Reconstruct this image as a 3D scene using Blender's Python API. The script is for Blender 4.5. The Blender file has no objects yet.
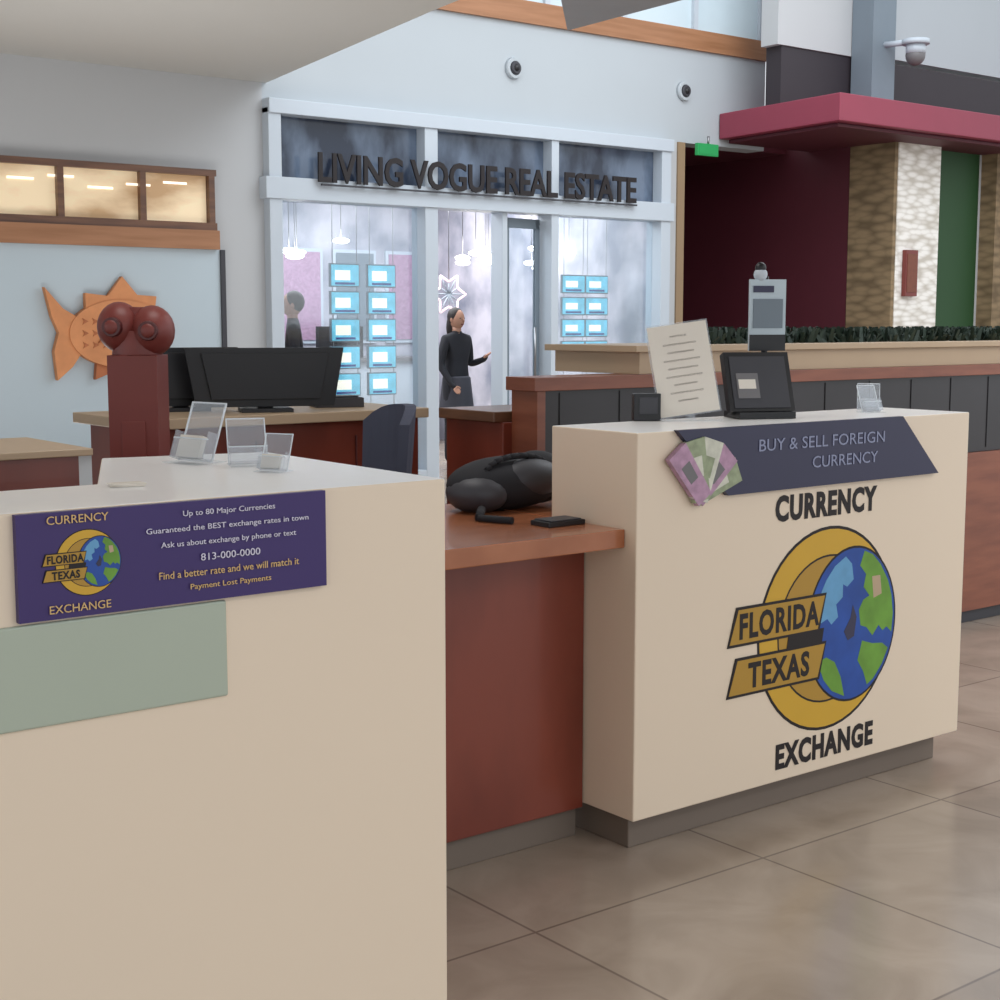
import bpy, bmesh, math, random
from mathutils import Vector, Matrix
random.seed(4)
scene=bpy.context.scene
try:
    scene.view_settings.view_transform='Standard'
except Exception: pass
COL=scene.collection

# ---------------------------------------------------------------- materials
def lin(c):
    return tuple(((v/255)/12.92 if v/255<=0.04045 else ((v/255+0.055)/1.055)**2.4) for v in c)+(1,)
MATS={}
def mat(name,rgb,rough=.5,metal=0,emis=0,var=.06,scale=6,trans=0,alpha=1,coat=0,bump=0,spec=.5):
    if name in MATS: return MATS[name]
    m=bpy.data.materials.new(name); m.use_nodes=True
    nt=m.node_tree; b=nt.nodes['Principled BSDF']
    c=lin(rgb)
    b.inputs['Roughness'].default_value=rough
    b.inputs['Metallic'].default_value=metal
    b.inputs['Specular IOR Level'].default_value=spec
    if coat: b.inputs['Coat Weight'].default_value=coat
    if trans: b.inputs['Transmission Weight'].default_value=trans
    if alpha<1: b.inputs['Alpha'].default_value=alpha
    tc=nt.nodes.new('ShaderNodeTexCoord'); nz=nt.nodes.new('ShaderNodeTexNoise')
    nz.inputs['Scale'].default_value=scale; nz.inputs['Detail'].default_value=4
    nt.links.new(tc.outputs['Object'],nz.inputs['Vector'])
    mx=nt.nodes.new('ShaderNodeMix'); mx.data_type='RGBA'
    mx.inputs['A'].default_value=tuple(v*(1-var) for v in c[:3])+(1,)
    mx.inputs['B'].default_value=tuple(min(1,v*(1+var)) for v in c[:3])+(1,)
    nt.links.new(nz.outputs['Fac'],mx.inputs['Factor'])
    nt.links.new(mx.outputs['Result'],b.inputs['Base Color'])
    if emis:
        nt.links.new(mx.outputs['Result'],b.inputs['Emission Color'])
        b.inputs['Emission Strength'].default_value=emis
    if bump:
        bp=nt.nodes.new('ShaderNodeBump'); bp.inputs['Strength'].default_value=bump
        nt.links.new(nz.outputs['Fac'],bp.inputs['Height']); nt.links.new(bp.outputs['Normal'],b.inputs['Normal'])
    MATS[name]=m; return m
def ramp_mat(name,a,b_,scale,p0=.4,p1=.6,rough=.2,emis=0,sx=1,sz=1):
    m=bpy.data.materials.new(name); m.use_nodes=True; nt=m.node_tree; b=nt.nodes['Principled BSDF']
    tc=nt.nodes.new('ShaderNodeTexCoord'); mp=nt.nodes.new('ShaderNodeMapping'); mp.inputs['Scale'].default_value=(sx,1,sz)
    nz=nt.nodes.new('ShaderNodeTexNoise'); nz.inputs['Scale'].default_value=scale; nz.inputs['Detail'].default_value=5
    cr=nt.nodes.new('ShaderNodeValToRGB'); cr.color_ramp.elements[0].color=lin(a); cr.color_ramp.elements[1].color=lin(b_)
    cr.color_ramp.elements[0].position=p0; cr.color_ramp.elements[1].position=p1
    nt.links.new(tc.outputs['Object'],mp.inputs['Vector']); nt.links.new(mp.outputs['Vector'],nz.inputs['Vector'])
    nt.links.new(nz.outputs['Fac'],cr.inputs['Fac']); nt.links.new(cr.outputs['Color'],b.inputs['Base Color'])
    if emis:
        nt.links.new(cr.outputs['Color'],b.inputs['Emission Color']); b.inputs['Emission Strength'].default_value=emis
    b.inputs['Roughness'].default_value=rough
    return m
def wood(name,a,b_,rough=.35,sx=2,sy=2,sz=30,coat=.2):
    m=bpy.data.materials.new(name); m.use_nodes=True; nt=m.node_tree; b=nt.nodes['Principled BSDF']
    tc=nt.nodes.new('ShaderNodeTexCoord'); mp=nt.nodes.new('ShaderNodeMapping'); mp.inputs['Scale'].default_value=(sx,sy,sz)
    nz=nt.nodes.new('ShaderNodeTexNoise'); nz.inputs['Scale'].default_value=1.5; nz.inputs['Detail'].default_value=6
    cr=nt.nodes.new('ShaderNodeValToRGB'); cr.color_ramp.elements[0].color=lin(a); cr.color_ramp.elements[1].color=lin(b_)
    cr.color_ramp.elements[0].position=.35; cr.color_ramp.elements[1].position=.65
    nt.links.new(tc.outputs['Object'],mp.inputs['Vector']); nt.links.new(mp.outputs['Vector'],nz.inputs['Vector'])
    nt.links.new(nz.outputs['Fac'],cr.inputs['Fac']); nt.links.new(cr.outputs['Color'],b.inputs['Base Color'])
    b.inputs['Roughness'].default_value=rough; b.inputs['Coat Weight'].default_value=coat
    return m
def floor_mat():
    m=bpy.data.materials.new('floor_tile'); m.use_nodes=True; nt=m.node_tree; b=nt.nodes['Principled BSDF']
    tc=nt.nodes.new('ShaderNodeTexCoord'); mp=nt.nodes.new('ShaderNodeMapping')
    mp.inputs['Location'].default_value=(-2.13,-2.6,0)
    br=nt.nodes.new('ShaderNodeTexBrick'); br.offset=0; br.squash=1
    br.inputs['Scale'].default_value=1; br.inputs['Brick Width'].default_value=.8; br.inputs['Row Height'].default_value=.8
    br.inputs['Mortar Size'].default_value=.006; br.inputs['Mortar Smooth'].default_value=.8
    br.inputs['Color1'].default_value=lin((176,161,146)); br.inputs['Color2'].default_value=lin((162,147,133)); br.inputs['Mortar'].default_value=lin((126,112,102))
    nz=nt.nodes.new('ShaderNodeTexNoise'); nz.inputs['Scale'].default_value=3.6; nz.inputs['Detail'].default_value=10; nz.inputs['Distortion'].default_value=.8
    cr=nt.nodes.new('ShaderNodeValToRGB'); cr.color_ramp.elements[0].color=(.62,.6,.58,1); cr.color_ramp.elements[1].color=(1.0,1.0,1.0,1)
    cr.color_ramp.elements[0].position=.32; cr.color_ramp.elements[1].position=.62
    mx=nt.nodes.new('ShaderNodeMix'); mx.data_type='RGBA'; mx.blend_type='MULTIPLY'; mx.inputs['Factor'].default_value=.6
    nt.links.new(tc.outputs['Object'],mp.inputs['Vector']); nt.links.new(mp.outputs['Vector'],br.inputs['Vector'])
    nt.links.new(tc.outputs['Object'],nz.inputs['Vector']); nt.links.new(nz.outputs['Fac'],cr.inputs['Fac'])
    nt.links.new(br.outputs['Color'],mx.inputs['A']); nt.links.new(cr.outputs['Color'],mx.inputs['B'])
    nt.links.new(mx.outputs['Result'],b.inputs['Base Color']); b.inputs['Roughness'].default_value=.2
    return m
def stone_mat(name,a,b_,sc=1):
    m=bpy.data.materials.new(name); m.use_nodes=True; nt=m.node_tree; b=nt.nodes['Principled BSDF']
    tc=nt.nodes.new('ShaderNodeTexCoord'); mp=nt.nodes.new('ShaderNodeMapping'); mp.inputs['Scale'].default_value=(5*sc,5*sc,16*sc)
    vo=nt.nodes.new('ShaderNodeTexVoronoi'); vo.inputs['Scale'].default_value=1
    cr=nt.nodes.new('ShaderNodeValToRGB'); cr.color_ramp.elements[0].color=lin(a); cr.color_ramp.elements[1].color=lin(b_)
    cr.color_ramp.elements[0].position=.3
    cr.color_ramp.elements[1].position=.8
    bp=nt.nodes.new('ShaderNodeBump'); bp.inputs['Strength'].default_value=.2
    nt.links.new(tc.outputs['Object'],mp.inputs['Vector']); nt.links.new(mp.outputs['Vector'],vo.inputs['Vector'])
    nt.links.new(vo.outputs['Distance'],cr.inputs['Fac']); nt.links.new(cr.outputs['Color'],b.inputs['Base Color'])
    nt.links.new(vo.outputs['Distance'],bp.inputs['Height']); nt.links.new(bp.outputs['Normal'],b.inputs['Normal'])
    b.inputs['Roughness'].default_value=.8
    return m

M_cream=mat('cream_laminate',(230,212,190),.35,var=.015,scale=2)
M_top=mat('white_quartz',(250,249,247),.3,var=.02,scale=30,coat=.15,spec=.3)
M_navy=mat('navy_vinyl',(42,42,72),.35)
M_purple=mat('purple_vinyl',(56,38,100),.45)
M_wall=mat('wall_paint',(186,188,190),.7,var=.02,scale=2)
M_bulk=mat('bulkhead_paint',(180,187,192),.7,var=.02,scale=2)
M_soff=mat('soffit_paint',(196,195,191),.8,var=.02,scale=1)
M_black=mat('black_plastic',(22,22,26),.4)
M_ink=mat('black_ink',(26,18,20),.6)
M_dgray=mat('dark_gray',(58,58,64),.5)
M_gray=mat('gray_panel',(112,110,112),.5)
M_darkpanel=mat('dark_bar_panel',(46,43,46),.3,var=.25,scale=5)
M_glassg=mat('green_back_glass',(170,180,164),.2,var=.03,coat=.4)
M_gold=mat('gold_paint',(206,162,50),.5)
M_gold2=mat('ochre_paint',(176,136,50),.5)
M_blue=mat('globe_blue',(34,76,158),.5,var=.45,scale=9)
M_lblue=mat('globe_light_blue',(100,158,200),.5,var=.2,scale=20)
M_green=mat('globe_green',(104,152,54),.5,var=.4,scale=14)
M_dgreen=mat('wall_green',(36,74,38),.6)
M_maroon=mat('maroon_paint',(84,30,42),.6,var=.08)
M_red=mat('canopy_red',(142,54,74),.5)
M_char=mat('charcoal_paint',(48,42,48),.6)
M_bluegray=mat('blue_gray_column',(116,128,138),.6)
M_panelblue=mat('pale_blue_panel',(184,198,206),.35,var=.03,scale=1)
M_frame=mat('white_frame',(192,201,210),.4,var=.02)
M_orange=mat('orange_fish',(204,136,88),.6,var=.3,scale=7)
M_orange2=mat('orange_fish_shade',(170,100,60),.6,var=.2,scale=9)
M_postred=mat('oxide_red',(122,54,48),.45,var=.1)
M_postdk=mat('dark_oxide',(84,34,34),.4,var=.1)
M_paper=mat('paper',(226,218,206),.7,var=.03)
M_text=mat('white_ink',(214,210,226),.6)
M_textn=mat('silver_ink',(140,146,174),.5)
M_textg=mat('gray_ink',(150,140,134),.6)
M_yel=mat('yellow_ink',(214,178,120),.6)
M_money=mat('banknote_green',(150,160,130),.6,var=.5,scale=40)
M_money2=mat('banknote_pink',(176,140,165),.6,var=.5,scale=40)
M_money3=mat('banknote_pale',(205,205,190),.6,var=.3,scale=40)
M_acr=mat('clear_acrylic',(225,232,240),.03,alpha=.2,var=0)
M_acre=mat('acrylic_polished_edge',(235,240,245),.1,alpha=.7,var=0)
M_metal=mat('brushed_metal',(150,150,152),.3,metal=1)
M_skin=mat('skin',(176,130,106),.5)
M_hair=mat('hair',(34,24,20),.6)
M_cloth=mat('black_cloth',(30,30,36),.8,var=.2)
M_cloth2=mat('gray_cloth',(62,62,70),.8,var=.2)
M_chair=mat('chair_fabric',(66,70,88),.7)
M_cyan=mat('screen_cyan',(100,188,212),.3,emis=.75,var=.4,scale=9)
M_lamp=mat('lamp_glow',(255,252,246),.3,emis=8,var=0)
M_star=mat('star_glow',(255,226,232),.3,emis=.8,var=0)
M_store=ramp_mat('store_wall',(136,140,154),(208,204,212),1.6,.36,.62,.6)  # blurry highlights and reflections mottled into the wall colour
M_leaf=mat('hedge_leaf',(34,52,42),.6,var=.4,scale=20)
M_ledge=mat('beige_ledge',(184,160,132),.4,var=.06)
M_exit=mat('exit_green',(40,150,84),.4,emis=.15)
M_skyglass=mat('clerestory_glass',(196,212,220),.2,emis=.1,var=.03)
M_transom=ramp_mat('transom_reflections',(46,54,70),(104,118,138),1.8,.4,.62,.12,sx=1.6,sz=.8)  # dark glass with blotchy reflections painted into its colour
M_win=ramp_mat('interior_warm_glow',(184,150,112),(238,216,180),1.3,.35,.6,.5,emis=.3,sx=1,sz=2.5)
M_winw=mat('interior_white_glow',(250,240,222),.5,emis=.9,var=0)
M_plinth=mat('gray_plinth',(118,106,96),.5)
W_red=wood('cherry_wood',(112,48,34),(130,60,44),.35,3,3,1.2)
W_desk=wood('desk_top_wood',(154,92,60),(174,110,76),.25,3,22,3)
W_trim=wood('trim_wood',(92,60,42),(116,78,54),.4,2,2,20)
W_beam=wood('beam_wood',(150,102,66),(168,118,82),.5,1,1,14)
W_bar=wood('bar_wood',(122,66,46),(142,82,58),.4,2,2,14)

def glass_mat():
    m=bpy.data.materials.new('shop_glass'); m.use_nodes=True; nt=m.node_tree
    nt.nodes.remove(nt.nodes['Principled BSDF']); o=nt.nodes['Material Output']
    t=nt.nodes.new('ShaderNodeBsdfTransparent'); t.inputs['Color'].default_value=(.9,.94,.96,1)
    g=nt.nodes.new('ShaderNodeBsdfGlossy'); g.inputs['Roughness'].default_value=.08
    mx=nt.nodes.new('ShaderNodeMixShader'); mx.inputs[0].default_value=.12
    nt.links.new(t.outputs[0],mx.inputs[1]); nt.links.new(g.outputs[0],mx.inputs[2])
    nt.links.new(mx.outputs[0],o.inputs['Surface'])
    return m
M_glass=glass_mat()

# ---------------------------------------------------------------- mesh builder
class B:
    def __init__(s): s.bm=bmesh.new(); s.mats=[]; s.M=Matrix.Identity(4)
    def mi(s,m):
        if m not in s.mats: s.mats.append(m)
        return s.mats.index(m)
    def _v(s,p): return s.bm.verts.new(s.M@Vector(p))
    def prism(s,poly,a0,a1,m,axis='z',cap=None):
        def P(q,a):
            return (q[0],q[1],a) if axis=='z' else ((q[0],a,q[1]) if axis=='y' else (a,q[0],q[1]))
        lo=[s._v(P(q,a0)) for q in poly]; hi=[s._v(P(q,a1)) for q in poly]; n=len(poly)
        fs=[s.bm.faces.new(lo[::-1])]; top=s.bm.faces.new(hi); fs.append(top)
        for i in range(n): fs.append(s.bm.faces.new((lo[i],lo[(i+1)%n],hi[(i+1)%n],hi[i])))
        for f in fs: f.material_index=s.mi(m)
        if cap: top.material_index=s.mi(cap)
    def box(s,x0,x1,y0,y1,z0,z1,m,cap=None):
        s.prism([(x0,y0),(x1,y0),(x1,y1),(x0,y1)],z0,z1,m,'z',cap)
    def ell(s,cx,cz,rx,rz,y0,y1,m,n=48,a0=0,a1=2*math.pi):
        full=abs(a1-a0-2*math.pi)<1e-6
        k=n if full else n+1
        s.prism([(cx+rx*math.cos(a0+(a1-a0)*i/n),cz+rz*math.sin(a0+(a1-a0)*i/n)) for i in range(k)],y0,y1,m,'y')
    def cyl(s,p0,p1,r0,m,r1=None,n=20):
        r1=r0 if r1 is None else r1
        p0=Vector(p0);p1=Vector(p1);d=(p1-p0).normalized()
        a=d.orthogonal().normalized();b=d.cross(a)
        A=[s._v(p0+(a*math.cos(t)+b*math.sin(t))*r0) for t in [2*math.pi*i/n for i in range(n)]]
        C=[s._v(p1+(a*math.cos(t)+b*math.sin(t))*r1) for t in [2*math.pi*i/n for i in range(n)]]
        k=s.mi(m)
        for i in range(n):
            f=s.bm.faces.new((A[i],A[(i+1)%n],C[(i+1)%n],C[i])); f.material_index=k; f.smooth=True
        f=s.bm.faces.new(A[::-1]); f.material_index=k; f=s.bm.faces.new(C); f.material_index=k
    def sph(s,c,r,m,seg=20,rng=12):
        r=(r,r,r) if isinstance(r,(int,float)) else r
        mt=s.M@Matrix.Translation(c)@Matrix.Diagonal((*r,1))
        g=bmesh.ops.create_uvsphere(s.bm,u_segments=seg,v_segments=rng,radius=1,matrix=mt)
        k=s.mi(m)
        for v in g['verts']:
            for f in v.link_faces: f.material_index=k; f.smooth=True
    def done(s,name,bevel=0,parent=None,smooth=False):
        bmesh.ops.recalc_face_normals(s.bm,faces=s.bm.faces)
        me=bpy.data.meshes.new(name); s.bm.to_mesh(me); s.bm.free()
        for m in s.mats: me.materials.append(m)
        o=bpy.data.objects.new(name,me); COL.objects.link(o)
        if bevel:
            md=o.modifiers.new('bevel','BEVEL'); md.width=bevel; md.segments=3; md.limit_method='ANGLE'
        if parent: o.parent=parent
        return o

TEXTS=[]
def text(body,x,z,y,w,h,m,parent,bold=.0,shear=0,rot=None,name='lettering',M=None,th=.0006):
    """text centred at x,z on a plane facing -Y; w,h are the size in metres"""
    cu=bpy.data.curves.new(name,'FONT'); cu.body=body; cu.align_x='CENTER'; cu.align_y='CENTER'
    cu.size=1; cu.extrude=th; cu.offset=bold; cu.shear=shear; cu.materials.append(m); cu.resolution_u=3
    if bold>.026: cu.space_character=1.12
    o=bpy.data.objects.new(name,cu); COL.objects.link(o)
    TEXTS.append((o,x,y,z,w,h,parent,M))
    return o
def place_texts():
    bpy.context.view_layer.update()
    for o,x,y,z,w,h,parent,M in TEXTS:
        bb=[Vector(c) for c in o.bound_box]
        w0=max(c.x for c in bb)-min(c.x for c in bb); h0=max(c.y for c in bb)-min(c.y for c in bb)
        cx=(max(c.x for c in bb)+min(c.x for c in bb))/2; cy=(max(c.y for c in bb)+min(c.y for c in bb))/2
        S=Matrix.Diagonal((w/w0,h/h0,1,1))
        L=Matrix.Translation((x,y,z))@Matrix.Rotation(math.pi/2,4,'X')@S@Matrix.Translation((-cx,-cy,0))
        if M is not None: L=M@L
        dg=bpy.context.evaluated_depsgraph_get()
        me=bpy.data.meshes.new_from_object(o.evaluated_get(dg)); me.transform(L)
        n=bpy.data.objects.new(o.name,me); COL.objects.link(n)
        if parent:
            n.parent=parent
        bpy.data.objects.remove(o)

# ================================================================ ROOM
b=B(); b.box(-6,26,-4,22,-.1,0,floor_mat()); b.done('floor')
Y=10.95
b=B()
b.box(-4,6.04,Y,Y+.25,0,6.2,M_wall)
b.box(6.04,12.1,Y,Y+.25,3.27,4.2,M_bulk)
b.box(10.63,10.8,Y,Y+.25,0,3.27,M_wall)
b.box(10.8,10.9,Y-.02,Y+.27,0,3.27,mat('tan_trim',(150,126,98),.6))
b.done('wall_back')
b=B(); b.box(6.04,12.1,Y-.04,Y+.25,4.2,4.4,W_beam); b.done('trim_1')
b=B(); b.box(6.04,12.1,Y+.02,Y+.2,4.4,6.2,M_skyglass)
for i in range(7): b.box(6.1+i*.98,6.16+i*.98,Y-.02,Y+.22,4.4,6.2,M_frame)
b.done('window_1')
b=B(); b.prism([(-4,-1),(4.2,-1),(5.53,7.78),(6.08,Y),(-4,Y)],3.4,3.6,M_soff); b.done('ceiling')
b=B(); b.prism([(6.62,7.77),(6.5,5.5),(5.4,5.5),(5.97,7.07)],3.4,3.75,mat('baffle_gray',(140,138,140),.5))
b.cyl((6.3,7,3.75),(6.3,7,6),.02,M_metal); b.cyl((5.9,6,3.75),(5.9,6,6),.02,M_metal); b.done('hanging_ceiling_baffle')
for x in (8.67,10.88):
    b=B(); b.cyl((x,Y,3.78),(x,Y-.04,3.78),.1,M_bulk,.09); b.cyl((x,Y-.04,3.78),(x,Y-.06,3.78),.065,M_dgray,.05); b.sph((x,Y-.05,3.78),(.035,.03,.035),M_black); b.done('wall_speaker')

# ---- left shop front with wooden transom
b=B()
b.box(1.0,5.5,Y-.03,Y-.01,2.22,2.64,M_win)
for z0,z1 in ((2.61,2.66),(2.18,2.24)): b.box(1.0,5.57,Y-.08,Y,z0,z1,W_trim)
for x in (1.6,2.3,3.0,3.64,4.28,4.94,5.53): b.box(x-.025,x+.025,Y-.079,Y,2.2,2.65,W_trim)
for i in range(14):
    x=1.1+i*.31; z=2.5+.04*math.sin(i*2.1)
    b.box(x,x+.2,Y-.04,Y-.031,z,z+.018,M_winw)
b.done('window_2')
b=B(); b.box(1.0,5.58,Y-.1,Y,2.03,2.18,W_beam); b.done('trim_2')
b=B(); b.box(1.0,5.60,Y-.05,Y-.001,.48,2.03,M_panelblue)
b.box(5.60,5.64,Y-.07,Y-.001,.45,2.03,M_dgray); b.box(1.0,5.64,Y-.07,Y-.001,.44,.48,M_dgray); b.done('shop_hoarding_panel')
# fish sign
fx,fz=4.63,1.37
b=B()
def fp(l,y0,y1,m): b.prism([(fx+p[0],fz+p[1]) for p in l],y0,y1,m,'y')
body=[(.42*math.cos(t)+.08,.26*math.sin(t)-.01) for t in [2*math.pi*i/40 for i in range(40)]]
fp(body,Y-.13,Y-.06,M_orange)
fp([(-.22,.09),(-.38,.18),(-.52,.34),(-.47,.12),(-.42,0),(-.46,-.14),(-.44,-.36),(-.32,-.26),(-.22,-.12)],Y-.12,Y-.065,M_orange)
fp([(-.2,.14),(-.2,.3),(-.02,.28),(.1,.43),(.22,.29),(.38,.28),(.36,.14),(.1,.2)],Y-.115,Y-.065,M_orange)
fp([(-.12,-.18),(-.14,-.36),(.04,-.29),(.2,-.38),(.26,-.22),(.2,-.18)],Y-.115,Y-.065,M_orange2)
fp([(.02,.06),(-.1,.1),(-.06,0),(-.12,-.08),(.04,-.05)],Y-.15,Y-.13,M_orange2)
for i in range(3): fp([(.14+.02*i,.16-.0*i),(.16+.02*i,.16),(.1+.02*i,0),(.16+.02*i,-.16),(.14+.02*i,-.16),(.08+.02*i,0)],Y-.14-.002*i,Y-.13,M_orange2)
for i in range(4):
    for j in range(3):
        x0=-.24+i*.08; z0=-.12+j*.09
        fp([(x0,z0),(x0+.05,z0+.025),(x0,z0+.05),(x0+.015,z0+.025)],Y-.136,Y-.13,M_orange2)
b.sph((fx+.3,Y-.135,fz+.07),(.03,.012,.03),M_paper); b.sph((fx+.3,Y-.148,fz+.07),(.015,.006,.015),M_black)
fp([(.4,-.05),(.33,-.1),(.28,-.1),(.34,-.07)],Y-.14,Y-.13,M_postdk)
b.done('fish_sign',.006)

# ---- real estate shop front
b=B()
def fr(x0,x1,z0,z1,d=.1): b.box(x0,x1,Y-d,Y+.12,z0,z1,M_frame)
fr(6.04,10.65,3.15,3.27,.12); fr(6.0,10.66,2.46,2.64,.12)
for x0,x1 in ((6.04,6.16),(7.6,7.74),(9.06,9.15),(10.5,10.63)): fr(x0,x1,0,3.2)
fr(8.5,8.56,0,2.46,.06)
fr(6.1,7.6,0,.12); fr(9.1,10.6,0,.12)
b.done('trim_3',.006)
b=B()
for x0,x1 in ((6.16,7.6),(7.74,9.06),(9.15,10.5)):
    b.box(x0,x1,Y+.03,Y+.05,2.64,3.15,M_transom)
b.done('window_3')
b=B()
for x0,x1 in ((6.16,7.6),(9.15,10.5)): b.box(x0,x1,Y+.03,Y+.04,.12,2.46,M_glass)
b.done('window_4')
b=B()
b.M=Matrix.Translation((8.58,Y+.02,0))@Matrix.Rotation(math.radians(8),4,'Z')
b.box(0,.05,-.02,.02,.02,2.42,M_bluegray); b.box(.42,.47,-.02,.02,.02,2.42,M_bluegray); b.box(0,.47,-.02,.02,.02,.2,M_bluegray); b.box(0,.47,-.02,.02,2.33,2.42,M_bluegray)
b.box(.05,.42,-.005,.005,.2,2.33,M_glass); b.cyl((.38,-.05,.9),(.38,-.05,1.4),.012,M_metal)
b.done('door_1')
sg=B(); sg.box(6.5,10.1,Y-.17,Y-.15,2.585,2.60,M_dgray); sgo=sg.done('shop_name_sign')
text('LIVING VOGUE REAL ESTATE',8.28,2.735,Y-.16,3.62,.25,M_ink,sgo,.022,th=.01)
# shop interior
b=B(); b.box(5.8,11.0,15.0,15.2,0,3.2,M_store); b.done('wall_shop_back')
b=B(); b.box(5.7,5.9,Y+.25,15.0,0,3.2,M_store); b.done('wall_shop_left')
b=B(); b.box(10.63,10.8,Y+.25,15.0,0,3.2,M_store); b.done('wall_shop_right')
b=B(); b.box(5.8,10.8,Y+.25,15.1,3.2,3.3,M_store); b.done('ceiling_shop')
def screens(xs,z0,z1,n):
    b=B(); h=(z1-z0)/n
    for x in xs:
        b.cyl((x-.13,11.6,.0),(x-.13,11.6,3.2),.004,M_metal,n=6); b.cyl((x+.13,11.6,0),(x+.13,11.6,3.2),.004,M_metal,n=6)
        for i in range(n):
            za=z0+h*i+.03; zb=z0+h*(i+1)-.03
            b.box(x-.16,x+.16,11.6,11.62,za-.012,zb+.012,M_bluegray); b.box(x-.145,x+.145,11.59,11.6,za,zb,M_cyan)
            b.box(x-.11,x+.05,11.585,11.59,za+.05,zb-.05,M_winw); b.box(x-.11,x+.1,11.585,11.59,za+.01,za+.03,M_blue)
    b.done('hanging_listing_display')
screens((7.22,7.62),.75,2.0,5); screens((9.98,10.3),1.05,1.95,4)
b=B()
for (x,y,z) in [(9.3,12.6,2.12),(9.45,12.8,2.08),(9.6,12.6,2.12),(9.7,12.7,2.15),(9.4,12.5,2.17),(9.8,12.8,2.1)]:
    b.cyl((x,y,z),(x,y,3.2),.004,M_metal,n=6); b.sph((x,y,z),(.08,.08,.03),M_lamp,12,8)
b.done('pendant_chandelier')
b=B()
for (x,y,z) in [(7.1,12.4,2.12),(7.3,12.6,2.12),(7.22,12.5,2.08),(10.6,12.4,2.2),(10.3,12.6,2.25),(6.8,13,2.2),(8.3,13.4,2.3),(10.4,12.8,2.1),(10.6,12.9,2.05)]:
    b.cyl((x,y,z),(x,y,3.2),.004,M_metal,n=6); b.sph((x,y,z),(.09,.09,.03),M_lamp,12,8)
b.done('pendant_light')
b=B()
c0=Vector((9.12,12.6,1.74)); P=[c0+Vector((math.cos(a)*r,0,math.sin(a)*r)) for a,r in [(i*math.pi/6,.22 if i%2==0 else .13) for i in range(12)]]
for i in range(12):
    b.cyl(P[i],P[(i+1)%12],.012,M_star,n=6); b.cyl(c0,P[i],.008,M_frame,n=6)
b.cyl(c0,c0+Vector((0,0,1.45)),.005,M_metal,n=6)
b.done('hanging_star_ornament')
b=B(); b.box(8.0,10.2,14.3,14.9,0,1.0,M_frame); b.box(7.95,10.25,14.25,14.95,1.0,1.04,M_gray); b.box(8.6,9.2,14.4,14.45,1.04,1.4,M_black); b.done('shop_reception_desk')
for i in range(6):
    b=B(); x=6.2+i*.74; m=[M_gray,M_maroon,M_lblue,M_money2,M_bluegray,M_money2][i]
    b.box(x,x+.6,14.97,14.999,1.2,2.3,M_frame); b.box(x+.04,x+.56,14.96,14.97,1.24,2.26,m); b.done('framed_picture')

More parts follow.
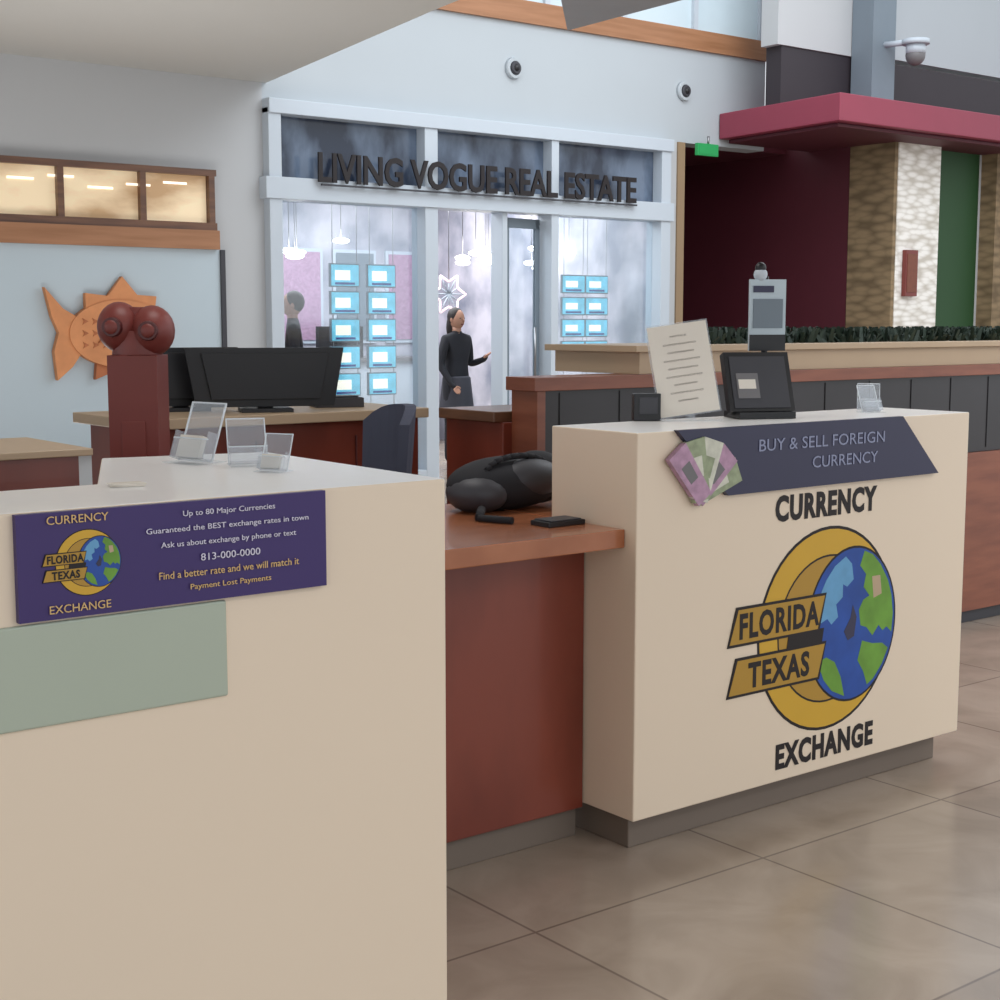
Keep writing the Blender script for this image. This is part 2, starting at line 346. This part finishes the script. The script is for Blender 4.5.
# people in the shop
def person(x,y,h,face,cloth,cloth2,hair_long,arm):
    root=bpy.data.objects.new('person',None); COL.objects.link(root); root.location=(x,y,0); root.rotation_euler=(0,0,face)
    k=h/1.7
    V={'pel':(0,0,.92),'sp':(0,.01,1.1),'ch':(0,0,1.3),'nk':(0,0,1.44),'hd':(0,-.01,1.5),
       'shL':(-.17,0,1.38),'elL':(-.23,.02,1.1),'wrL':(-.2,-.12,.9) ,'haL':(-.19,-.16,.86),
       'shR':(.17,0,1.38),'elR':(.24,.02,1.1),'wrR':(.2,-.22,1.16) if arm else (.24,-.06,.86),'haR':(.17,-.29,1.2) if arm else (.24,-.09,.78),
       'hiL':(-.1,0,.88),'knL':(-.11,-.01,.48),'anL':(-.11,.02,.09),'toL':(-.12,-.14,.04),
       'hiR':(.1,0,.88),'knR':(.12,-.03,.48),'anR':(.12,.02,.09),'toR':(.14,-.14,.04)}
    Rr={'pel':(.15,.11),'sp':(.13,.1),'ch':(.16,.11),'nk':(.055,.055),'hd':(.05,.05),'sh':(.062,.06),'el':(.045,.045),'wr':(.032,.032),'ha':(.03,.02),
        'hi':(.1,.1),'kn':(.062,.065),'an':(.045,.048),'to':(.04,.03)}
    E=[('pel','sp'),('sp','ch'),('ch','nk'),('nk','hd')]
    for s in 'LR': E+=[('ch','sh'+s),('sh'+s,'el'+s),('el'+s,'wr'+s),('wr'+s,'ha'+s),('pel','hi'+s),('hi'+s,'kn'+s),('kn'+s,'an'+s),('an'+s,'to'+s)]
    names=list(V); me=bpy.data.meshes.new('body'); me.from_pydata([tuple(c*k for c in V[n]) for n in names],[(names.index(a),names.index(c)) for a,c in E],[])
    o=bpy.data.objects.new('body',me); COL.objects.link(o); o.parent=root; me.materials.append(cloth)
    md=o.modifiers.new('skin','SKIN'); md.use_smooth_shade=True
    for i,n in enumerate(names):
        r=Rr.get(n) or Rr[n[:2]]; me.skin_vertices[0].data[i].radius=(r[0]*k,r[1]*k)
    me.skin_vertices[0].data[0].use_root=True
    o.modifiers.new('sub','SUBSURF').levels=2; o.modifiers['sub'].render_levels=2
    for s in 'LR':
        w=Vector(V['wr'+s]); hp=Vector(V['ha'+s]); d=(hp-w).normalized(); sd=d.cross(Vector((0,1,.3))).normalized()
        vs=[tuple(hp*k)]; es=[]; rad=[.022]
        for f in range(5):
            if f<4:
                a=hp+sd*(.012*(f-1.5)*1.4)+d*.02; L=[.055,.065,.06,.045][f]; q=a+d*L*.55; e=q+(d*.6+Vector((0,-.5,-.3))).normalized()*L*.5
            else:
                a=hp+sd*.03-d*.01; q=a+(sd+d).normalized()*.03; e=q+d*.025
            i0=len(vs); vs+=[tuple(a*k),tuple(q*k),tuple(e*k)]; es+=[(0,i0),(i0,i0+1),(i0+1,i0+2)]; rad+=[.01,.009,.007]
        hm=bpy.data.meshes.new('hand_'+s); hm.from_pydata(vs,es,[]); ho=bpy.data.objects.new('hand_'+s,hm); COL.objects.link(ho); ho.parent=root; hm.materials.append(M_skin)
        ho.modifiers.new('skin','SKIN')
        for i,r in enumerate(rad): hm.skin_vertices[0].data[i].radius=(r*k,r*k)
        hm.skin_vertices[0].data[0].use_root=True; ho.modifiers.new('sub','SUBSURF').levels=1
    b=B(); b.M=Matrix.Diagonal((k,k,k,1))
    b.sph((0,-.01,1.59),(.075,.092,.112),M_skin); b.cyl((0,0,1.42),(0,-.005,1.52),.05,M_skin)
    b.sph((0,-.1,1.58),(.012,.02,.02),M_skin,10,8); b.sph((0,-.09,1.535),(.024,.01,.007),M_postred,10,6)
    for sx in(-1,1): b.sph((sx*.03,-.088,1.6),(.012,.008,.007),M_black,8,6); b.sph((sx*.075,0,1.585),(.01,.02,.03),M_skin,8,6)
    b.sph((0,.015,1.615),(.085,.095,.105),M_hair)
    if hair_long: b.sph((0,.06,1.5),(.08,.05,.16),M_hair)
    b.done('head',parent=root)
    b=B(); b.M=Matrix.Diagonal((k,k,k,1))
    b.cyl((0,0,.55),(0,0,.98),.2,cloth2,.15,24); b.done('skirt',.02,parent=root)
    return root
person(8.74,11.95,1.58,math.radians(10),M_cloth,M_cloth2,True,True)
person(6.9,12.0,1.72,math.radians(-120),M_cloth,M_cloth,False,True)

# ---- restaurant on the right
b=B()
b.box(12.747,13.2,10.315,13.0,0,3.5,M_maroon)
b.box(10.9,12.8,12.9,13.1,0,3.5,M_maroon)
b.box(13.52,14.48,9.9,10.1,0,3.5,M_dgreen)
b.box(14.48,20,9.9,10.1,0,3.5,M_wall)
b.done('wall_right')
St1=stone_mat('stacked_stone_tan',(146,124,94),(108,90,66)); St2=stone_mat('stacked_stone_pale',(250,246,240),(206,198,186),1.3)
b=B(); b.box(12.747,12.80,9.724,10.315,0,3.4,St1); b.box(12.80,13.52,9.715,10.3,0,3.4,St2); b.done('stone_pillar',.01)
b=B(); b.box(14.52,15.1,9.7,9.9,0,3.4,St1); b.done('stone_pillar')
b=B(); b.prism([(11.23,9.22),(20,9.22),(20,10.94),(11.4,10.94)],3.34,3.6,M_red); b.prism([(11.33,9.32),(20,9.32),(20,10.9),(11.5,10.9)],3.3,3.34,M_maroon); b.done('red_canopy',.01)
b=B(); b.box(10.9,12.8,11.2,13,3.3,3.4,M_maroon); b.done('ceiling_restaurant')
b=B(); b.box(11.5,20,10.2,10.4,3.6,4.2,M_char); b.box(11.42,12.7,10.18,10.4,4.2,6.2,M_wall); b.box(12.7,20,10.2,10.4,4.25,6.2,M_bulk)
b.done('wall_upper')
b=B(); b.box(12.55,12.92,9.9,10.17,3.6,6.2,M_bluegray); b.done('column')
b=B(); b.cyl((12.86,9.6,4.32),(12.86,9.6,4.27),.14,M_frame); b.cyl((12.86,9.6,4.27),(12.86,9.6,4.18),.1,M_frame,.1); b.sph((12.86,9.6,4.16),(.1,.1,.1),M_gray); b.cyl((12.86,9.6,4.3),(12.75,9.91,4.3),.03,M_frame); b.done('dome_security_camera')
b=B(); b.box(12.9,13.1,9.66,9.71,1.72,2.2,M_postred); b.box(12.92,13.08,9.655,9.66,1.76,2.16,mat('menu_brown',(120,64,44),.5,var=.3,scale=20)); b.done('menu_sign',.005)
b=B(); b.box(10.95,11.25,10.8,10.84,3.14,3.26,M_exit); b.box(10.97,11.23,10.795,10.8,3.155,3.245,M_exit); b.cyl((11.12,10.82,3.25),(11.12,10.82,3.34),.012,M_metal); b.done('exit_sign')

# ================================================================ KIOSK
yb=4.146
b=B()
b.box(3.42,11,yb,yb+.12,.83,1.2,M_darkpanel)
for i in range(26): b.box(3.5+i*.3,3.506+i*.3,yb-.004,yb,.85,1.19,M_black)
b.box(3.36,11,yb-.03,yb+.14,1.2,1.25,W_bar)
b.box(3.9,11,yb-.005,yb+.5,1.25,1.335,M_ledge)
b.box(3.86,11,yb-.03,yb+.52,1.335,1.36,M_ledge)
b.box(3.42,11,yb-.02,yb+.12,.06,.83,W_bar)
b.box(3.42,11,yb,yb+.12,0,.06,M_dgray)
b.box(3.38,3.42,yb-.02,yb+.13,0,1.2,W_bar)
b.done('bar_partition',.004)
b=B(); b.box(3.34,6,yb+.13,yb+.49,0,1.08,W_red); b.box(3.31,3.84,yb+.145,yb+.5,1.08,1.12,W_trim); b.done('back_cabinet',.004)
b=B(); k=b.mi(M_leaf)
for i in range(6500):
    x=4.35+random.random()*6.6; y=yb+.08+random.random()*.36; z=1.361; h=.02+random.random()*.05
    a=random.random()*6.28; w=.012; dx,dy=math.cos(a)*w,math.sin(a)*w; lx,ly=(random.random()-.5)*.07,(random.random()-.5)*.07
    f=b.bm.faces.new([b._v((x-dx,y-dy,z)),b._v((x+dx,y+dy,z)),b._v((x+lx+dx*.6,y+ly+dy*.6,z+h)),b._v((x+lx-dx*.6,y+ly-dy*.6,z+h))]); f.material_index=k
b.done('artificial_hedge')

# left counter
b=B()
poly=[(-.6,2.21),(1.59,2.21),(1.605,2.92),(1.25,3.0),(1.04,2.52),(-.6,2.52)]
b.prism(poly,.0,1.16,M_cream,'z',M_top)
b.box(-.55,1.13,2.203,2.212,.82,.985,M_glassg)
b.done('reception_counter',.004)
def logo(b,cx,cz,R,y,parent,t=.0015):
    s=R/.31
    b.ell(cx,cz,R*1.02,R*1.02,y-t,y,M_ink); b.ell(cx,cz,R*.99,R*.99,y-2*t,y,M_gold)
    b.ell(cx+.0*s,cz,R*.74,R*.74,y-2.5*t,y,M_ink); b.ell(cx,cz,R*.72,R*.72,y-2.8*t,y,M_gold2)
    gx,gz=cx+.115*s,cz+.0*s
    b.ell(gx,gz,.215*s,.245*s,y-3*t,y,M_ink); b.ell(gx,gz,.208*s,.238*s,y-4*t,y,M_blue)
    def g(pts,m,k): b.prism([(gx+p[0]*s,gz+p[1]*s) for p in pts],y-k*t,y,m,'y')
    g([(-.16,.1),(-.13,.15),(-.09,.19),(-.04,.215),(-.01,.19),(.0,.14),(-.03,.12),(-.05,.13),(-.05,.09),(-.08,.07),(-.07,.03),(-.1,.01),(-.12,.03),(-.15,.02),(-.18,.05)],M_lblue,5)
    g([(.05,.225),(.09,.21),(.13,.175),(.17,.12),(.19,.07),(.2,.01),(.195,-.05),(.17,-.03),(.15,-.04),(.13,-.02),(.1,-.05),(.07,-.02),(.04,-.01),(.03,.04),(.05,.07),(.08,.08),(.05,.11),(.06,.15),(.03,.18)],M_green,5)
    g([(.05,-.06),(.1,-.075),(.15,-.08),(.18,-.1),(.15,-.15),(.11,-.19),(.08,-.205),(.06,-.16),(.03,-.12)],M_green,5)
    g([(-.16,-.1),(-.12,-.09),(-.08,-.11),(-.05,-.16),(-.03,-.225),(-.09,-.2),(-.13,-.16)],M_green,5)
    g([(-.01,.02),(.0,.06),(.02,.02),(.01,-.04),(-.02,-.05),(-.04,-.02)],M_navy,5)
    g([(.09,.14),(.13,.14),(.14,.08),(.1,.07)],M_ledge,5.5)
    for (x0,x1,z0,z1) in ((-.43,-.02,.005,.105),(-.43,-.015,-.145,-.045)):
        for e,m,k in ((.008,M_ink,6),(0,M_gold2,7)):
            b.prism([(cx+(x0-e-.005)*s,cz+(z0-e)*s),(cx+(x1+e-.03)*s,cz+(z0-e)*s),(cx+(x1+e)*s,cz+(z1+e)*s),(cx+(x0-e+.03)*s,cz+(z1+e)*s)],y-k*t,y,m,'y')
    b.prism([(cx-.19*s,cz-.05*s),(cx-.03*s,cz-.05*s),(cx-.02*s,cz+.005*s),(cx-.18*s,cz+.005*s)],y-6.5*t,y,M_ink,'y')
    text('FLORIDA',cx-.22*s,cz+.055*s,y-7.6*t,.35*s,.078*s,M_ink,parent,.034)
    text('TEXAS',cx-.22*s,cz-.095*s,y-7.6*t,.27*s,.078*s,M_ink,parent,.034)
sroot=bpy.data.objects.new('promotional_sign',None); COL.objects.link(sroot)
b=B(); b.box(.775,1.322,2.1965,2.2095,.99,1.158,M_purple)
logo(b,.887,1.075,.052,2.1965,sroot,.0004)
b.done('sign_panel',parent=sroot)
yt=2.193
text('CURRENCY',.872,1.146,yt,.1,.013,M_yel,sroot,.0); text('EXCHANGE',.872,1.006,yt,.1,.013,M_yel,sroot,.0)
for i,(t,w,m) in enumerate([('Up to 80 Major Currencies',.17,M_text),('Guaranteed the BEST exchange rates in town',.3,M_text),('Ask us about exchange by phone or text',.25,M_text),('813-000-0000',.11,M_text),('Find a better rate and we will match it',.26,M_yel),('Payment Lost Payments',.15,M_yel)]):
    text(t,1.135,1.138-i*.0245,yt,w,.012,m,sroot,.0)

# right counter
b=B()
b.box(2.65,4.12,2.818,3.17,.1,1.16,M_cream,M_top)
b.box(2.69,4.08,2.88,3.15,0,.1,M_plinth)
b.done('reception_counter',.004)
yf=2.8175
lr=bpy.data.objects.new('counter_logo_graphic',None); COL.objects.link(lr)
b=B(); logo(b,3.44,.535,.305,yf,lr,.0005); b.done('emblem',parent=lr)
text('CURRENCY',3.425,.915,yf-.001,.46,.078,M_ink,lr,.042); text('EXCHANGE',3.445,.175,yf-.001,.45,.078,M_ink,lr,.042)
nr=bpy.data.objects.new('currency_sign',None); COL.objects.link(nr)
b=B(); b.prism([(2.78,1.162),(3.75,1.162),(3.94,.975),(2.98,.972)],2.80,2.816,M_navy,'y')
for i,(a,m) in enumerate([(-42,M_money),(-20,M_money2),(8,M_money3),(36,M_money),(62,M_money2)]):
    A=math.radians(a-25); cx,cz=2.83,.985
    R2=Matrix.Rotation(A,2)
    pts=[R2@Vector(p) for p in ((-.03,-.02),(.03,-.02),(.038,.16),(-.038,.16))]
    b.prism([(cx+p[0]+.04,cz+p[1]*.95+.0) for p in pts],2.797-.001*i,2.81,m,'y')
    pts=[R2@Vector(p) for p in ((-.016,.05),(.016,.05),(.018,.11),(-.018,.11))]
    b.prism([(cx+p[0]+.04,cz+p[1]*.95) for p in pts],2.7965-.001*i,2.81,[M_money3,M_gray,M_money][i%3],'y')
b.done('sign_board',parent=nr)
text('BUY & SELL FOREIGN',3.38,1.105,2.7985,.56,.034,M_textn,nr,.0); text('CURRENCY',3.48,1.045,2.7985,.3,.034,M_textn,nr,.0)

# desk in between
b=B()
b.box(1.65,2.645,3.02,3.06,.09,.85,W_red); b.box(2.0,2.006,3.014,3.02,.1,.84,W_red)
b.box(1.65,2.645,3.05,3.09,0,.09,M_plinth)
b.box(1.62,2.648,2.86,3.6,.85,.9,W_desk); b.box(2.648,3.9,3.18,3.6,.85,.9,W_desk)
b.box(3.86,3.9,3.2,3.58,0,.85,W_red)
b.done('wooden_desk',.004)
bag=B(); bag.sph((2.68,3.42,.975),(.2,.12,.08),M_cloth,28,16); bag.sph((2.56,3.4,.955),(.09,.1,.06),M_dgray,16,12); bag.sph((2.8,3.42,.985),(.1,.1,.08),M_cloth,16,12)
bag.sph((2.72,3.36,.99),(.12,.07,.06),M_dgray,20,12)
bag.cyl((2.5,3.3,.92),(2.43,3.22,.91),.012,M_cloth); bag.cyl((2.43,3.22,.91),(2.47,3.12,.91),.01,M_cloth)
pr=None
for i in range(13):
    a=math.pi*i/12; p=(2.68+.12*math.cos(a),3.36,1.01+.05*math.sin(a))
    if pr: bag.cyl(pr,p,.009,M_cloth,n=8)
    pr=p
for v in bag.bm.verts:
    if v.co.z<.9: v.co.z=.901
bag.done('black_handbag')
b=B(); b.box(2.5,2.63,3.0,3.08,.9,.914,M_black); b.box(2.51,2.62,3.005,3.075,.914,.918,M_dgray); b.done('leather_wallet',.004)

# ----- items on right counter
def frame(p,yaw=0,tilt=0,roll=0):
    return Matrix.Translation(p)@Matrix.Rotation(math.radians(yaw),4,'Z')@Matrix.Rotation(math.radians(tilt),4,'X')@Matrix.Rotation(math.radians(roll),4,'Y')
M1=frame((3.11,3.08,1.18),-32,-10,-8)
pr_=bpy.data.objects.new('notice_stand',None); COL.objects.link(pr_)
b=B(); b.M=M1; b.box(-.09,.09,-.002,.0,.0,.27,M_paper); b.box(-.095,.095,.0,.004,-.004,.275,M_acr); 
b.M=frame((3.11,3.08,1.1605),-32); b.box(-.09,.09,-.03,.05,0,.004,M_acr); b.box(-.01,.01,-.02,.02,0.004,.02,M_acr); b.done('sheet',parent=pr_)
for i,w in enumerate((.05,.1,.08,.11,.09,.11,.07,.1,.06)):
    text('OOOMNOMO' if i else 'NOTICE',0,.235-i*.024,-.003,w,.005,M_textg,pr_,.0,M=M1,name='print_line')
b=B(); b.M=frame((3.02,3.13,1.161),-32); b.box(-.07,.01,-.01,.03,0,.08,M_black); b.box(-.055,.0,-.013,-.01,.02,.07,M_dgray); b.done('card_reader',.006)
b=B(); b.M=frame((3.36,3.05,1.161),-25)
b.box(-.08,.1,-.07,.06,0,.02,M_black); b.cyl((0,.03,.02),(0,.02,.1),.025,M_black)
b.M=frame((3.36,3.05,1.24),-25,-22)
b.box(-.1,.11,-.02,.01,-.07,.12,M_black); b.box(-.085,.095,-.023,-.02,-.06,.105,M_dgray)
b.box(-.07,.0,-.026,-.022,-.03,.05,M_gray); b.box(-.065,-.01,-.027,-.026,.0,.03,M_paper)
b.done('pos_terminal',.004)
b=B(); b.M=frame((3.48,3.13,1.161),-30)
b.cyl((0,0,0),(0,0,.01),.035,M_black); b.cyl((0,0,.01),(0,0,.43),.01,M_black)
b.box(-.055,.06,-.02,-.006,.2,.42,M_panelblue); b.box(-.055,.06,-.023,-.02,.2,.25,M_black); b.box(-.045,.05,-.023,-.02,.27,.36,M_bluegray); b.box(-.045,.02,-.024,-.02,.38,.4,M_navy)
b.sph((-.02,-.01,.455),.018,M_black,12,8); b.sph((-.02,-.01,.435),.022,M_frame,12,8)
b.done('payment_display')
def holder(p,yaw,s=1,paper=None,name='acrylic_brochure_holder'):
    b=B(); b.M=frame(p,yaw)@Matrix.Diagonal((s,s,s,1))
    t=.003
    b.box(-.06,.06,-.05,.05,0,t,M_acr)
    b.M=b.M@Matrix.Translation((0,.0,t))@Matrix.Rotation(math.radians(-20),4,'X')
    b.box(-.06,.06,0,t,0,.15,M_acr); b.box(-.06,.06,-.03,-.03+t,0,.05,M_acr); b.box(-.06,-.06+t,-.03,t,0,.07,M_acr); b.box(.06-t,.06,-.03,t,0,.07,M_acr); b.box(-.06,.06,-.03,0,0,t,M_acr)
    e=.0035
    b.box(-.061,.061,-.0005,t+.0005,.147,.147+e,M_acre); b.box(-.0615,-.058,-.0005,t+.0005,0,.15,M_acre); b.box(.058,.0615,-.0005,t+.0005,0,.15,M_acre); b.box(-.061,.061,-.0305,-.027,.048,.048+e,M_acre)
    if paper: b.box(-.05,.03,-.02,-.004,.004,.06,paper)
    return b.done(name)
holder((3.85,3.0,1.161),-10,.6); holder((3.95,3.09,1.161),-50,.6)
holder((1.36,2.78,1.161),-75,.85,M_paper); holder((1.42,2.66,1.161),-20,.65); holder((1.40,2.52,1.161),-60,.5,M_paper)
b=B()
for i in range(5): b.M=frame((1.07,2.46,1.1605+i*.001),-20+i*4); b.box(-.03,.03,-.02,.02,0,.001,M_paper)
b.done('business_cards')

# ----- behind
b=B(); b.box(2.25,3.46,5.0,5.5,0,1.06,W_red); b.box(2.2,3.48,4.95,5.55,1.06,1.1,M_ledge)
for x in (2.7,3.15): b.box(x,x+.008,4.992,5.0,.1,1.0,M_postdk)
b.done('service_counter',.004)
def monitor(p,yaw,w,h):
    b=B(); b.M=frame(p,yaw)
    b.box(-.1,.1,-.08,.08,0,.015,M_black); b.box(-.03,.03,.0,.03,.015,.1,M_black)
    b.prism([(-w/2,.03+h),(w/2,.03+h),(w/2-.04,.02),(-w/2+.04,.02)],-.02,.0,M_black,'y')
    b.prism([(-w*.4,.01+h),(w*.4,.01+h),(w*.34,.05),(-w*.34,.05)],-.04,-.02,M_black,'y')
    b.box(-w/2+.045,w/2-.045,0,.003,.05,.02+h,M_dgray)
    b.done('computer_monitor',.004)
monitor((2.58,5.38,1.1),-12,.46,.22); monitor((2.82,5.13,1.1),-22,.62,.22)
b=B(); b.M=frame((3.22,5.25,1.1),-20); b.box(-.1,.1,-.08,.08,0,.04,M_dgray); b.box(-.08,.08,-.06,.06,.04,.046,M_black); b.done('receipt_printer',.006)
b=B(); 
b.M=frame((2.6,4.22,0),-40)
for i in range(5):
    a=i*2*math.pi/5; b.cyl((0,0,.08),(.28*math.cos(a),.28*math.sin(a),.06),.02,M_black,.014,10); b.sph((.28*math.cos(a),.28*math.sin(a),.03),.03,M_black,10,8)
b.cyl((0,0,.08),(0,0,.62),.025,M_metal)
b.sph((0,0,.66),(.23,.22,.045),M_chair)
b.M=frame((2.6,4.22,0),-96)
b.cyl((0,.2,.64),(0,.25,.85),.018,M_black)
n=10
for i in range(n):
    a0=-.8+1.6*i/n; a1=-.8+1.6*(i+1)/n
    P=lambda a,r,z:(r*math.sin(a)*.75,r*math.cos(a)-.02,z)
    zt=lambda a:1.17-.12*abs(a)**3
    v=[b._v(P(a0,.22,.78)),b._v(P(a1,.22,.78)),b._v(P(a1,.25,zt(a1))),b._v(P(a0,.25,zt(a0)))]
    w=[b._v(P(a0,.26,.78)),b._v(P(a1,.26,.78)),b._v(P(a1,.29,zt(a1))),b._v(P(a0,.29,zt(a0)))]
    k=b.mi(M_chair)
    for q in ((v[0],v[1],v[2],v[3]),(w[3],w[2],w[1],w[0]),(v[3],v[2],w[2],w[3]),(v[0],w[0],w[1],v[1])):
        f=b.bm.faces.new(q); f.material_index=k
    if i in(0,n-1):
        j=0 if i==0 else 1; j2=3 if i==0 else 2
        f=b.bm.faces.new((v[j],v[j2],w[j2],w[j])); f.material_index=k
b.done('office_chair')
# coin viewer post
b=B(); px,py=2.09,4.68
b.M=frame((px,py,0),-38)
b.box(-.083,.083,-.083,.083,0,1.34,M_postred); b.box(-.1,.1,-.1,.1,0,.08,M_postdk)
b.cyl((0,0,1.34),(0,0,1.42),.085,M_postred,.075)
for sx,dz in ((-1,.008),(1,-.004)):
    b.sph((sx*.055,-.01,1.425+dz),(.074,.085,.085),M_postred)
    b.cyl((sx*.058,-.08,1.425+dz),(sx*.06,-.105,1.425+dz),.034,M_postdk,.032); b.sph((sx*.06,-.103,1.425+dz),(.024,.01,.024),M_postred)
b.cyl((0,0,1.42),(0,0,1.5),.05,M_postred,.04)
b.box(-.04,.04,-.088,-.08,1.0,1.12,M_postred)
b.done('coin_operated_viewer',.008)
b=B(); b.box(.4,1.58,3.95,4.4,0,1.08,W_red); b.box(.38,1.61,3.92,4.43,1.08,1.1,M_ledge); b.box(1.0,1.006,3.944,3.95,.1,1.0,M_postdk); b.done('low_cabinet',.004)

place_texts()

# ================================================================ LIGHT
w=bpy.data.worlds.new('World'); scene.world=w; w.use_nodes=True
bg=w.node_tree.nodes['Background']; bg.inputs[0].default_value=(.91,.955,1,1); bg.inputs[1].default_value=1.2
def area(name,loc,size,power,col,target):
    l=bpy.data.lights.new(name,'AREA'); l.shape='RECTANGLE'; l.size=size[0]; l.size_y=size[1]; l.energy=power; l.color=col
    o=bpy.data.objects.new(name,l); COL.objects.link(o); o.location=loc
    o.rotation_euler=(Vector(target)-Vector(loc)).to_track_quat('-Z','Y').to_euler()
area('skylight_lamp',(3,-2.0,5.5),(5,3),260,(1,.97,.93),(3.2,3,.6))
area('atrium_lamp',(9,6,6.5),(5,5),250,(.9,.95,1),(9,8,0))
area('shop_ceiling_lamp',(8.3,13,3.1),(4,2.5),220,(.92,.96,1),(8.3,13,0))
area('soffit_fill_light',(3.2,8.2,.15),(3,2),70,(1,.98,.96),(3.2,8.3,3.4))  # added light hidden behind the counters, brightens the soffit underside
area('kiosk_downlight',(2.2,3.9,3.3),(1.2,1.2),28,(1,.98,.96),(1.8,3.2,1))

# ================================================================ CAMERA
f=1467.;p=math.atan(178/f);th=math.atan(1900*math.cos(p)/f); c,s=math.cos(th),math.sin(th)
Fv=Vector((c*math.cos(p),s*math.cos(p),-math.sin(p))); Rv=Vector((s,-c,0)); Uv=Rv.cross(Fv)
cam=bpy.data.cameras.new('camera'); co=bpy.data.objects.new('camera',cam); COL.objects.link(co)
m=Matrix.Identity(4)
for i in range(3): m[i][0]=Rv[i]; m[i][1]=Uv[i]; m[i][2]=-Fv[i]
m[2][3]=1.45; co.matrix_world=m
cam.sensor_width=36; cam.lens=36*f/1000; cam.clip_end=200
scene.camera=co
